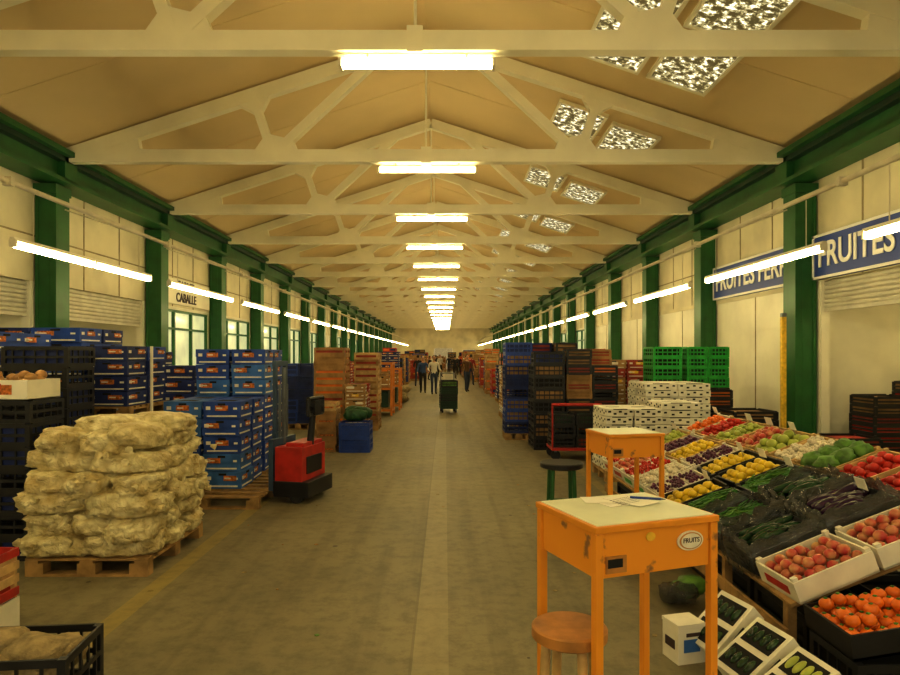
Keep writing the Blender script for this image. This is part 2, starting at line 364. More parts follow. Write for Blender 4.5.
for x,y in ((CX+7.0,TY0+TS*.5),(CX+8.2,TY0+TS*.5),(CX+7.6,TY0-TS*.5),(CX-7.2,TY0+TS*1.5),(CX-7.2,TY0+TS*.5)): inst(sl,'stall_fill_tube',(x,y,2.93))  # fill tubes added to brighten the recessed stall interiors
yw=YE-2
m=MB(); m.bb(XL-.2,-1.3,yw,yw+.2,0,6.9,M_wall); m.bb(.9,XR+.2,yw,yw+.2,0,6.9,M_wall); m.bb(-1.3,.9,yw,yw+.2,2.5,6.9,M_wall); m.obj('wall_far')
m=MB()
for i in range(25): m.bb(-1.28,.88,yw+.05,yw+.12,.1*i,.1*i+.09,M_shut)
m.obj('door_1')
def skylight():
    m=MB(); w,l=0.80,1.25
    m.box((0,0,0),(w,l,0.02),M_sky)
    for sx in (-1,1): m.box((sx*(w/2+.02),0,-0.005),(0.05,l+.1,0.06),M_truss)
    for sy in (-1,1): m.box((0,sy*(l/2+.02),-0.005),(w,0.05,0.06),M_truss)
    return m.mesh('skylight')
sk=skylight()
for k in range(-2,KN-2):
    y=TY0+TS*(k+0.42)
    for x in (2.38,3.34):
        if k in (0,-1):
            for dy in (-0.75,0.72): 
                inst(sk,'skylight',(x,y-0.1+dy,zc(x)-0.04),(0,th,0))
        else: inst(sk,'skylight',(x,y+(0.1 if x>3 else -0.1),zc(x)-0.04),(0,th,0))
def sign(k,txt):
    x=CX+6.05; ya=TY0+TS*k+0.15; yb=ya+TS-0.34
    m=MB(); m.bb(x-0.03,x+0.05,ya,yb,2.86,3.54,M_signB)
    for z in (2.86,3.50): m.bb(x-0.045,x-0.02,ya,yb,z,z+0.04,M_signT)
    for y in (ya,yb-.04): m.bb(x-0.045,x-0.02,y,y+.04,2.86,3.54,M_signT)
    o=m.obj('shop_sign')
    text(txt,0.52,M_signT,(x-0.04,(ya+yb)/2+.05,3.20),(math.pi/2,0,-math.pi/2),o,'lettering',sx=.92)
sign(0,'FRUITES FERRI'); sign(1,'FRUITES FERRI'); sign(-1,'FRUITES FERRI')
x=CX-6.06; m=MB(); m.bb(x-.04,x+.02,TY0+TS*2+.3,TY0+TS*3-.3,2.9,3.5,M_wallw); o=m.obj('shop_sign')
text('CARMEL',0.30,M_ink,(x+.03,TY0+TS*2.5,3.35),(math.pi/2,0,math.pi/2),o,'lettering_top'); text('CABALLE',0.30,M_ink,(x+.03,TY0+TS*2.5,3.06),(math.pi/2,0,math.pi/2),o,'lettering_bottom')

# ------------------------------------------------------------------ goods
def crate(m,x,y,z,sx,sy,sz,mt,fill=None,det=2):
    t=0.014; j=R.uniform(-.008,.008); x+=j; y+=R.uniform(-.008,.008)
    m.box((x,y,z+t/2),(sx-.03,sy-.03,t),mt)
    for a in (-1,1):
        for b in (-1,1): m.box((x+a*(sx/2-.02),y+b*(sy/2-.02),z+sz/2),(.04,.04,sz-.004),mt)
    hs=((0.07,.05),(0.5,.025),(0.93,.04)) if det>=1 else ((0.12,.05),(0.85,.06))
    for hh,w in hs:
        for a in (-1,1):
            m.box((x,y+a*(sy/2-t/2),z+sz*hh),(sx-.08,t,w),mt); m.box((x+a*(sx/2-t/2),y,z+sz*hh),(t,sy-.08,w),mt)
    if det>=2:
        for i in range(1,6):
            for a in (-1,1): m.box((x-sx/2+sx*i/6,y+a*(sy/2-t/2),z+sz/2),(.014,t*.8,sz*.9),mt)
        for i in range(1,5):
            for a in (-1,1): m.box((x+a*(sx/2-t/2),y-sy/2+sy*i/5,z+sz/2),(t*.8,.014,sz*.9),mt)
    if fill: m.box((x,y,z+sz*.42+.01),(sx-.05,sy-.05,sz*.72),fill)
def carton(m,x,y,z,sx,sy,sz,mt,lab,acc,det=1):
    x+=R.uniform(-.015,.015); y+=R.uniform(-.015,.015); sx-=.03; sy-=.03
    m.turn(x,y,R.uniform(-.035,.035))
    m.box((x,y,z+sz*.4),(sx-.012,sy-.012,sz*.8-.004),mt); m.box((x,y,z+sz*.74),(sx,sy,sz*.5),mt)
    m.box((x,y,z+sz*.985),(sx*.5,sy*.5,sz*.02),M_dark)
    for a in (-1,1):
        for (L,ax) in ((sx,0),(sy,1)):
            def pl(u,h,w,hh,q,mm):
                if ax==0: m.box((x+u*L,y+a*(sy/2+q),z+sz*h),(w*L,.004,hh*sz),mm)
                else: m.box((x+a*(sx/2+q),y+u*L,z+sz*h),(.004,w*L,hh*sz),mm)
            u0=R.choice((-.2,0,.2))
            pl(u0,.62,.34,.30,.001,acc)
            if det:
                pl(0,.16,.8,.09,-.004,lab); pl(-.36,.62,.12,.2,.001,lab); pl(.0,.84,.2,.12,.003,M_dark)
                pl(u0-.06,.62,.16,.08,.003,lab); pl(.36,.6,.1,.12,.001,lab)
    m.unturn()
def perf(m,x,y,z,sx,sy,sz):
    x+=R.uniform(-.012,.012); y+=R.uniform(-.012,.012)
    m.turn(x,y,R.uniform(-.025,.025))
    m.box((x,y,z+sz*.48),(sx-.015,sy-.015,sz*.94),M_whiteB)
    for a in (-1,1):
        for i in range(5):
            u=(i-2)/5.2; m.box((x+u*sx,y+a*(sy/2-.008),z+sz*(.35 if i%2 else .62)),(.04,.006,sz*.24),M_dark)
        for i in range(4):
            u=(i-1.5)/4.3; m.box((x+a*(sx/2-.008),y+u*sy,z+sz*(.35 if i%2 else .62)),(.006,.04,sz*.24),M_dark)
        m.box((x,y+a*(sy/2-.007),z+sz*.93),(sx*.5,.006,sz*.1),M_dark)
    m.unturn()
def pallet(m,x0,x1,y0,y1,z=0):
    for i in range(3):
        yy=y0+.05+(y1-y0-.1)*i/2
        m.bb(x0,x1,yy-.05,yy+.05,z,z+.018,M_wood)
        for xx in (x0+.07,(x0+x1)/2,x1-.07): m.bb(xx-.07,xx+.07,yy-.05,yy+.05,z+.018,z+.10,M_wood)
    for i in range(3):
        xx=x0+.05+(x1-x0-.1)*i/2; m.bb(xx-.05,xx+.05,y0,y1,z+.10,z+.12,M_wood)
    for i in range(7):
        yy=y0+.05+(y1-y0-.1)*i/6; m.bb(x0,x1,yy-.045,yy+.045,z+.12,z+.14,M_wood)
def stack(name,x0,x1,y0,y1,z0,z1,kind,nx,ny,h,mts,pal=True,fills=(None,),det=1,rag=0.0):
    m=MB(); z=z0
    if pal: pallet(m,x0,x1,y0,y1,z0); z+=.141
    n=max(1,round((z1-z)/h)); hh=(z1-z)/n; sx=(x1-x0)/nx; sy=(y1-y0)/ny
    for i in range(nx):
        for j in range(ny):
            nn=n-(R.randint(0,2) if R.random()<rag else 0)
            mt=R.choice(mts)
            for q in range(nn):
                if R.random()<.3: mt=R.choice(mts)
                c=(x0+sx*(i+.5),y0+sy*(j+.5),z+hh*q)
                if kind=='crate': crate(m,*c,sx-.012,sy-.012,hh-.002,mt,R.choice(fills),det)
                elif kind=='carton':
                    carton(m,*c,sx,sy,hh-.002,mt,M_whiteL if mt is not M_whiteB else M_blueB,M_orangeL if mt in (M_blueB,M_navyB,M_blueB2) else R.choice((M_yelL,M_whiteL,M_redB)),det)
                elif kind=='perf': perf(m,*c,sx,sy,hh-.002)
                elif kind=='wood':
                    crate(m,*c,sx-.012,sy-.012,hh-.002,mt,R.choice(fills),0)
    return m.obj(name)

# --- left foreground
def sackfn(seed,wr=0.0):
    o=Vector((seed*3.7,seed*1.3,seed*9.1))
    def f(p):
        q=Vector([math.copysign(abs(c)**0.72,c) for c in p])
        k=1+0.16*noise.noise(p*1.7+o)+0.07*noise.noise(p*5+o)
        if wr: k+=wr*(abs(noise.noise(Vector((p.x*5,p.y*9,p.z*6))+o))-.2)+wr*.3*noise.noise(p*14+o)
        return q*k
    return f
m=MB(); px0,px1,py0,py1=-3.25,-2.25,4.98,6.12
sm=MB(); pallet(sm,px0+.03,px1-.03,py0,py1); sm.obj('wooden_pallet')
z=.14; seed=1; LH=.158
for layer in range(6):
    ins=0.0 if layer<3 else 0.07*(layer-2)
    al=layer%2
    for i in range(2):
        for j in range(3):
            seed+=1
            if al==0: cx=px0+(px1-px0)*(i+.5)/2; cy=py0+(py1-py0)*(j+.5)/3; r=(.31,.225,.112); 
            else: cx=px0+(px1-px0)*(j+.5)/3; cy=py0+(py1-py0)*(i+.5)/2; r=(.205,.335,.112)
            mx,my=(px0+px1)/2,(py0+py1)/2
            s=1-ins*.9; cx=mx+(cx-mx)*s+R.uniform(-.04,.04); cy=my+(cy-my)*s+R.uniform(-.04,.04)
            rz=R.uniform(-.2,.2)
            m.ell((cx,cy,z+LH*(layer+.55)+R.uniform(-.02,.02)),r,M_sack,4,Matrix.Rotation(rz,3,'Z')@Matrix.Rotation(R.uniform(-.15,.15),3,'X'),sackfn(seed,.15))
for i in range(2):
    seed+=1; m.ell((px0+.5+i*.3,5.4+.2*(i%2),z+LH*6+.03),(.27,.2,.09),M_sack,4,Matrix.Rotation(R.uniform(-1,1),3,'Z'),sackfn(seed,.15))
for i in range(26):
    zz=R.uniform(.25,1.0)
    if i%2: p=Vector((R.uniform(px0,px1),py0-.07,zz)); d=Vector((R.uniform(-.3,.3),-1,R.uniform(-.5,.5)))
    else: p=Vector((px1+.06,R.uniform(py0,py1),zz)); d=Vector((1,R.uniform(-.3,.3),R.uniform(-.5,.5)))
    d.normalize(); m.cyl(p,p+d*.05,.014,M_sack,.03,n=7)
m.obj('onion_sack_pile')

BL=[M_blueB,M_blueB,M_blueB2,M_navyB]
stack('black_crate_stack',-4.15,-3.42,5.35,5.85,0,1.32,'crate',1,1,.2,[M_black],False,(None,M_navyB),2)
def tray(m,sx,sy,sz,mt,t=.012):
    m.box((0,0,t/2),(sx,sy,t),mt)
    for a in (-1,1): m.box((0,a*(sy/2-t/2),sz/2),(sx,t,sz),mt); m.box((a*(sx/2-t/2),0,sz/2),(t,sy-2*t,sz),mt)
m=MB(); tray(m,.66,.46,.17,M_whiteB); m.box((.0,-.231,.09),(.4,.004,.08),M_orangeL); m.box((.05,-.232,.12),(.12,.006,.04),M_redC)
for i in range(24): m.ell((R.uniform(-.26,.26),R.uniform(-.17,.17),.12+R.uniform(0,.09)),(.05,.05,.045),P_onion,2)
m.obj('onion_carton',(-3.78,5.6,1.322))
stack('black_crate_stack',-4.25,-3.6,6.2,6.7,0,1.78,'crate',1,1,.2,[M_black],False,(M_navyB,None),2)
stack('banana_box_stack',-4.35,-3.4,7.0,7.95,0,1.0,'carton',2,2,.2,BL)
stack('banana_box_stack',-4.35,-3.4,7.0,7.95,1.002,1.8,'carton',2,2,.165,[M_navyB,M_blueB,M_blueB])
stack('banana_box_stack',-3.3,-2.36,7.55,8.5,.141,1.16,'carton',2,2,.19,[M_blueB2,M_blueB2,M_blueB],False)
m=MB(); pallet(m,-3.32,-2.05,7.15,8.5); m.obj('wooden_pallet')
stack('banana_box_stack',-3.35,-2.4,8.7,9.7,0,1.78,'carton',2,2,.2,BL,rag=.5)
stack('banana_box_stack',-5.9,-4.6,8.2,9.3,0,2.05,'carton',2,2,.2,[M_navyB,M_blueB])
stack('banana_box_stack',-4.55,-3.6,9.35,10.2,0,1.75,'carton',2,2,.2,[M_blueB,M_navyB],rag=.5)
stack('banana_box_stack',-5.9,-4.7,6.7,7.8,0,1.95,'carton',2,2,.2,[M_navyB,M_blueB])
stack('banana_box_stack',-3.3,-2.75,10.0,11.0,0,1.4,'carton',1,2,.2,BL)
m=MB(); m.cyl((-3.34,7.4,0),(-3.34,7.4,1.8),.018,M_house,n=8); m.box((-3.34,7.4,.01),(.1,.1,.02),M_house); m.obj('steel_post')
m=MB(); crate(m,0,0,0,.66,.42,.28,M_black,None,2)
m.obj('black_crate',(-2.12,3.2,0),(0,0,.1))
m=MB()
for i in range(7): m.ell((R.uniform(-.2,.2),R.uniform(-.1,.1),.12+.025*i),(.16,.11,.07),M_burlap,3,Matrix.Rotation(R.uniform(-1,1),3,'Z'),sackfn(i+80,.2))
m.obj('burlap_sacks',(-2.12,3.2,0),(0,0,.1))
m=MB()
tray(m,.5,.4,.2,M_whiteB); 
m.M=Matrix.Translation((0,0,.2))
for zz in (.04,.12,.2,.28):
    for a in (-1,1): m.box((0,a*.19,zz),(.5,.012,.05),M_redC if zz<.1 or zz>.25 else M_woodL); m.box((a*.245,0,zz),(.012,.38,.05),M_redC if zz<.1 or zz>.25 else M_woodL)
for a in (-1,1):
    for b in (-1,1): m.box((a*.23,b*.175,.15),(.025,.025,.3),M_woodL)
m.box((0,0,.01),(.48,.36,.01),M_woodL)
m.obj('red_slatted_crate',(-2.90,3.85,0))

# --- electric pallet stacker
m=MB()
m.box((0,0,.44),(.34,.62,.40),M_redC); m.box((.04,0,.16),(.44,.66,.18),M_black); m.box((.05,0,.66),(.22,.5,.05),M_redC)
m.box((.176,0,.42),(.01,.4,.2),M_black)
for yy in (-.12,.12):
    m.bar((-.27,yy,.06),(-.27,yy,1.62),.045,.05,M_bluegrey); m.bar((-.23,yy*.7,.1),(-.23,yy*.7,1.35),.03,.03,M_steel)
for yy in (-.2,.2):
    m.box((-.95,yy,.09),(1.15,.15,.045),M_steel); m.cyl((-1.4,yy-.05,.045),(-1.4,yy+.05,.045),.045,M_rubber,n=12)
for zz in (.12,.75,1.6): m.box((-.27,0,zz),(.05,.30,.06),M_bluegrey)
m.box((-.22,0,.95),(.03,.06,1.2),M_steel)
m.box((-.24,0,.42),(.06,.56,.6),M_bluegrey)
for yy in (-.28,.28): m.cyl((.1,yy-.04,.075),(.1,yy+.04,.075),.075,M_rubber,n=16)
m.cyl((.0,-.05,.10),(.0,.05,.10),.10,M_rubber,n=18)
m.cyl((.12,0,.62),(.16,0,1.02),.045,M_black,.035,n=10)
m.box((.17,0,1.08),(.12,.18,.17),M_black)
for a in (-1,1): m.cyl((.17,a*.08,1.08),(.19,a*.19,1.10),.025,M_black,n=8); m.cyl((.19,a*.19,1.0),(.19,a*.19,1.19),.028,M_black,n=8)
m.cyl((.19,-.19,1.19),(.19,.19,1.19),.025,M_black,n=8); m.cyl((.19,-.19,1.0),(.19,.19,1.0),.02,M_black,n=8)
m.obj('electric_pallet_stacker',(-1.72,7.75,0),(0,0,-.25),bevel=.008)

# --- left middle
stack('blue_crate_stack',-1.85,-1.3,11.3,11.8,0,.52,'crate',1,1,.26,[M_blueC],False,(M_blueC,),2)
m=MB()
for i in range(6): m.ell((R.uniform(-.14,.14),R.uniform(-.1,.1),.1+R.uniform(0,.13)),(.16,.13,.1),M_greenbag,3,None,sackfn(i+40,.15))
m.obj('green_produce_bags',(-1.58,11.55,.5))
stack('wooden_crate_stack',-2.25,-1.9,11.35,11.85,0,.85,'wood',1,1,.12,[M_woodL,M_brown],False,(M_orangeL,M_brown))
stack('wooden_crate_stack',-2.75,-2.1,13.6,14.4,0,1.85,'wood',1,2,.14,[M_woodL,M_brown],True,(P_org,M_redB,M_brown))
stack('carton_stack',-2.05,-1.6,13.2,14.0,0,1.1,'carton',1,2,.16,[M_brown,M_redB],True)
stack('wooden_crate_stack',-2.05,-1.5,14.6,15.4,0,1.75,'wood',1,2,.14,[M_brown,M_woodL],True,(M_redB,M_brown))
stack('blue_crate_stack',-3.7,-3.0,14.8,15.8,0,1.5,'crate',2,2,.25,[M_blueC,M_navyB],True,(M_navyB,),1)
def rack(x,y,h=1.5):
    m=MB()
    for a in (-.5,.5):
        for b in (-.4,.4): m.box((a,b,h/2),(.06,.06,h),M_orangeRack)
    for zz in (.15,.75,h-.04):
        for b in (-.4,.4): m.box((0,b,zz),(1.0,.05,.06),M_orangeRack)
        for a in (-.5,.5): m.box((a,0,zz),(.05,.8,.06),M_orangeRack)
    m.box((0,0,.2),(.94,.74,.03),M_wood); m.box((0,0,.45),(.8,.6,.45),M_greenD); m.box((0,0,.80),(.94,.74,.03),M_wood)
    for a in (-.22,.22): carton(m,a,0,.82,.42,.6,.3,M_brown,M_whiteL,M_yelL)
    m.obj('pallet_rack',(x,y,0))
rack(-2.0,18.6); rack(-1.9,20.4,1.3)
m=MB()
for i in range(14): m.ell((R.uniform(-.5,.5),R.uniform(-.4,.4),.12+.05*i*.6),(.3,.2,.12),M_burlap,2,Matrix.Rotation(R.uniform(-1,1),3,'Z'),sackfn(i+60))
m.obj('potato_sack_pile',(-1.75,23.4,0))

# --- hand trolley with green crates in aisle
m=MB()
m.box((0,0,.13),(.5,.6,.03),M_greenD)
for a in (-.2,.2):
    for b in (-.24,.24): m.cyl((a-.02,b,.06),(a+.02,b,.06),.06,M_rubber,n=12)
    m.cyl((a,.29,.13),(a,.32,1.15),.016,M_steel,n=8)
m.cyl((-.2,.32,1.15),(.2,.32,1.15),.016,M_steel,n=8)
for q in range(4): crate(m,0,-.02,.146+.2*q,.5,.52,.198,R.choice((M_greenD,M_black,M_black)),P_leaf if q==3 else M_greenD,1)
m.obj('loaded_hand_trolley',(.1,19.4,0),(0,0,.1))

# --- right middle
FF=(M_redB,P_org,None,M_brown)
stack('blue_crate_stack',1.2,1.75,13.0,13.6,0,1.95,'crate',1,1,.24,[M_blueC,M_blueC,M_navyB],True,(M_navyB,M_brown,None),2)
stack('black_crate_stack',1.58,2.15,11.6,12.4,0,1.75,'crate',1,2,.22,[M_black],False,(M_dark,M_brown,M_navyB),2,rag=.3)
stack('fruit_crate_stack',2.2,3.15,11.8,12.7,0,1.8,'crate',2,2,.15,[M_black,M_black,M_brown],False,FF,1,rag=.6)
stack('fruit_crate_stack',1.8,2.7,13.2,14.2,0,1.95,'crate',2,2,.2,[M_black,M_navyB],True,FF,1,rag=.4)
stack('black_crate_stack',1.55,2.3,14.6,15.6,0,1.9,'crate',1,2,.2,[M_black,M_blueC],True,FF,1)
stack('carton_stack',1.5,2.5,17.2,18.2,0,1.4,'carton',2,2,.18,[M_brown,M_whiteB],True)
stack('carton_stack',3.2,4.3,13.4,14.4,0,1.6,'carton',2,2,.18,[M_brown,M_whiteB,M_redB],True)
stack('perforated_carton_stack',2.15,2.9,8.7,9.5,0,.98,'perf',2,2,.105,[M_whiteB],True)
stack('perforated_carton_stack',3.05,4.05,9.9,10.9,0,1.27,'perf',2,2,.105,[M_whiteB],True)
stack('perforated_carton_stack',2.95,3.5,8.9,9.6,0,1.05,'perf',1,2,.105,[M_whiteB],True)
stack('black_crate_stack',3.68,5.04,11.5,12.1,0,1.12,'crate',3,1,.18,[M_black],False,FF,1)
stack('green_crate_stack',3.68,4.2,11.5,12.1,1.122,1.84,'crate',1,1,.18,[M_greenC,M_black],False,(M_dark,),2)
stack('green_crate_stack',4.28,5.04,11.5,12.1,1.122,1.84,'crate',2,1,.18,[M_greenC],False,(M_dark,M_greenD),2)
stack('tomato_crate_stack',4.25,4.75,10.7,11.3,0,1.12,'crate',1,1,.14,[M_black],False,FF,1)
stack('tomato_crate_stack',4.77,5.4,10.5,11.2,0,.78,'crate',1,1,.14,[M_black],False,FF,1)
stack('tomato_crate_stack',4.35,5.0,9.8,10.4,0,.84,'crate',1,1,.14,[M_black],False,FF,1)
stack('tomato_crate_stack',6.15,6.75,9.3,9.9,0,1.1,'crate',1,1,.14,[M_black],False,(M_redB,P_tom,M_brown),1)
stack('tomato_crate_stack',6.8,7.5,9.2,9.9,0,1.3,'crate',1,1,.14,[M_black],False,(M_redB,P_tom,M_brown),1)
stack('tomato_crate_stack',5.3,5.95,8.8,9.4,0,.56,'crate',1,1,.14,[M_black],False,(M_redB,P_tom),1)
m=MB(); m.bb(5.30,5.37,10.22,10.28,0,2.3,M_yelL); m.bb(5.30,5.37,10.22,10.28,2.3,2.36,M_steel); m.obj('yellow_guard_post')
m=MB(); m.box((0,0,.18),(.8,.6,.04),M_redC)
for a in (-.33,.33):
    for b in (-.22,.22): m.cyl((a,b-.02,.08),(a,b+.02,.08),.08,M_rubber,n=12); m.box((a,b,.15),(.05,.05,.04),M_steel)
    m.cyl((a*1.18,-.28,.2),(a*1.18,-.28,.9),.015,M_redC,n=8)
m.cyl((-.4,-.28,.9),(.4,-.28,.9),.025,M_redC,n=8)
for q in range(3):
    for a in (-.19,.19): crate(m,a,.02,.2+.18*q,.37,.5,.178,M_black,R.choice((M_greenD,M_redB,None)),2)
m.obj('red_platform_trolley',(2.12,10.75,0))

# --- distant stacks both sides
for side in (-1,1):
    y=25 if side<0 else 18.6
    while y<yw-3:
        for xo in (1.75,3.3):
            if R.random()<.15: continue
            w=R.uniform(.8,1.15); x0=xo+R.uniform(0,.25)
            if y>42: x0-=.5
            a,b=(x0,x0+w) if side>0 else (-x0-w-.3,-x0-.3)
            z1=R.uniform(1.0,1.9)+(.3 if y>42 else 0); t=R.random()
            det=1 if y<30 else 0
            if t<.45: stack('carton_stack',a,b,y,y+1,0,z1,'carton',2,1,.22,[R.choice((M_brown,M_whiteB,M_brown,M_redB,M_navyB))],True,det=det)
            elif t<.75: stack('plastic_crate_stack',a,b,y,y+1,0,z1,'crate',2,1,.25,[R.choice((M_black,M_blueC,M_black,M_redC))],True,(M_brown,M_navyB,P_org),det=0)
            else: stack('wooden_crate_stack',a,b,y,y+1,0,z1,'wood',2,1,.18,[M_woodL,M_brown],True,(M_brown,P_org))
        y+=R.uniform(1.6,3.0)
stack('carton_stack',-.9,.1,66,67,0,1.6,'carton',2,1,.22,[M_brown],True,det=0)
stack('plastic_crate_stack',.3,1.2,70,71,0,2.0,'crate',2,1,.25,[M_black],True,(M_brown,),det=0)

# --- stools and desks
def desk(name,loc,rz,w=.58,d=.44,h=1.1,extra=True):
    e=bpy.data.objects.new(name,None); COL.objects.link(e); e.location=loc; e.rotation_euler=(0,0,rz)
    m=MB(); m.box((0,0,h-.012),(w,d,.024),M_orange); m.box((0,0,h+.001),(w-.03,d-.03,.006),M_desktop); m.obj('desktop',bevel=.004,parent=e)
    m=MB(); ah=.16; z=h-.024-ah/2
    m.box((0,-d/2+.022,z),(w-.08,.016,ah),M_orangeW); m.box((0,d/2-.022,z),(w-.08,.016,ah),M_orangeW)
    for a in (-1,1): m.box((a*(w/2-.022),0,z),(.016,d-.08,ah),M_orangeW)
    m.box((-w*.33,-d/2+.012,z-.035),(.085,.006,.06),M_stoolw); m.box((-w*.34,-d/2+.008,z-.03),(.06,.004,.03),M_dark)
    m.obj('apron',parent=e)
    m=MB()
    for a in (-1,1):
        for b in (-1,1): m.box((a*(w/2-.020),b*(d/2-.020),(h-.026)/2),(.032,.032,h-.026),M_orangeW)
    for b in (-1,1): m.box((0,b*(d/2-.022),.22),(w-.08,.02,.03),M_orangeW)
    m.obj('legs',bevel=.003,parent=e)
    if extra:
        m=MB(); 
        m.M=Matrix.Translation((w*.26,-d/2+.011,z+.02))@Matrix.Diagonal((1,1,.62,1))
        m.cyl((0,0,0),(0,-.006,0),.058,M_whiteL,n=28); m.cyl((0,-.006,0),(0,-.008,0),.050,M_stoolw,n=28); m.cyl((0,-.008,0),(0,-.010,0),.044,M_whiteL,n=28)
        m.obj('oval_sticker',parent=e)
        text('FRUITS',.024,M_ink,(w*.26,-d/2+.0005,z+.022),(math.pi/2,0,0),e,'sticker_text',ext=.0006)
        m=MB(); m.M=Matrix.Translation((-w*.06,-d/2+.012,z+.05))@Matrix.Diagonal((1,1,.8,1)); m.cyl((0,0,0),(0,-.003,0),.02,M_yelL,n=16); m.obj('round_sticker',parent=e)
    return e
desk('orange_standing_desk',(.70,2.55,0),math.radians(20),.54,.44)
desk('orange_standing_desk',(1.46,5.3,0),math.radians(12),.48,.44,1.08,False)
m=MB()
for i,(x,y,r,w,l) in enumerate(((.0,.02,.15,.2,.15),(-.06,.05,-.3,.15,.11),(.05,.0,.35,.13,.18))):
    m.box((x,y,.0008+i*.0016),(w,l,.0014),M_paper,rz=r)
for i in range(5): m.box((.0+.02,.04-.02*i,.0044),(.12,.004,.0006),M_ink,rz=.35)
m.obj('paper_sheets',(.71,2.63,1.1045),(0,0,.3))
m=MB(); m.cyl((-.07,0,.006),(.05,0,.006),.005,M_blueC,n=8); m.cyl((.05,0,.006),(.07,0,.006),.005,M_steel,.001,n=8); m.obj('ballpoint_pen',(.83,2.66,1.108),(0,0,-.3))

def stool(name,loc,h,r,ms,ml,sp=.05,lr=.016,rung=True,rz=0.3):
    m=MB(); 
    m.cyl((0,0,h-.035),(0,0,h),r,ms,n=32); m.cyl((0,0,h-.045),(0,0,h-.035),r*.9,ms,r,n=32); m.cyl((0,0,h),(0,0,h+.006),r,ms,r*.94,n=32)
    for i in range(4):
        t=math.pi/2*i+rz; p0=Vector((math.cos(t)*(r*.72+sp),math.sin(t)*(r*.72+sp),0)); p1=Vector((math.cos(t)*r*.68,math.sin(t)*r*.68,h-.04))
        m.cyl(p0,p1,lr,ml,n=10)
        if rung:
            t2=t+math.pi/2
            for q in (.3,.55):
                a=p0.lerp(p1,q); b=Vector((math.cos(t2)*(r*.72+sp),math.sin(t2)*(r*.72+sp),0)).lerp(Vector((math.cos(t2)*r*.68,math.sin(t2)*r*.68,h-.04)),q)
                m.cyl(a,b,lr*.7,ml,n=8)
    m.obj(name,loc)
stool('round_wooden_stool',(.465,2.43,0),.685,.14,M_stoolw,M_woodL,.03,.018)
stool('green_bar_stool',(1.04,5.8,0),.74,.19,M_black,M_green,.02,.018,rz=.785)

# --- produce display
A=math.radians(21); X0,Z0=1.86,.36
def dpos(s,y,n=0): return (X0+s*math.cos(A)-n*math.sin(A),y,Z0+s*math.sin(A)+n*math.cos(A))
m=MB()
Rm=Matrix.Rotation(-A,3,'Y')
c=dpos(.78,5.56,-.012); m.box(c,(1.56,4.12,.02),M_wood,R3=Rm)
for y in (3.6,4.4,5.45,6.5,7.55):
    m.box((X0+.05,y,Z0/2-.02),(.05,.05,Z0-.02),M_wood); m.box((X0+1.42,y,.43),(.05,.05,.86),M_wood); m.bar((X0+.05,y,Z0-.03),(X0+1.42,y,.84),.05,.05,M_wood)
m.bb(X0,X0+.02,3.55,7.58,.12,.2,M_wood)
m.obj('sloped_display_stand')
m=MB()
for y in (3.85,4.5,5.15,5.8,6.45,7.1): crate(m,2.22,y,0,.5,.6,.26,M_black,M_dark,1); crate(m,2.8,y,0,.55,.6,.30,M_black,M_dark,1)
m.obj('empty_crate_row')
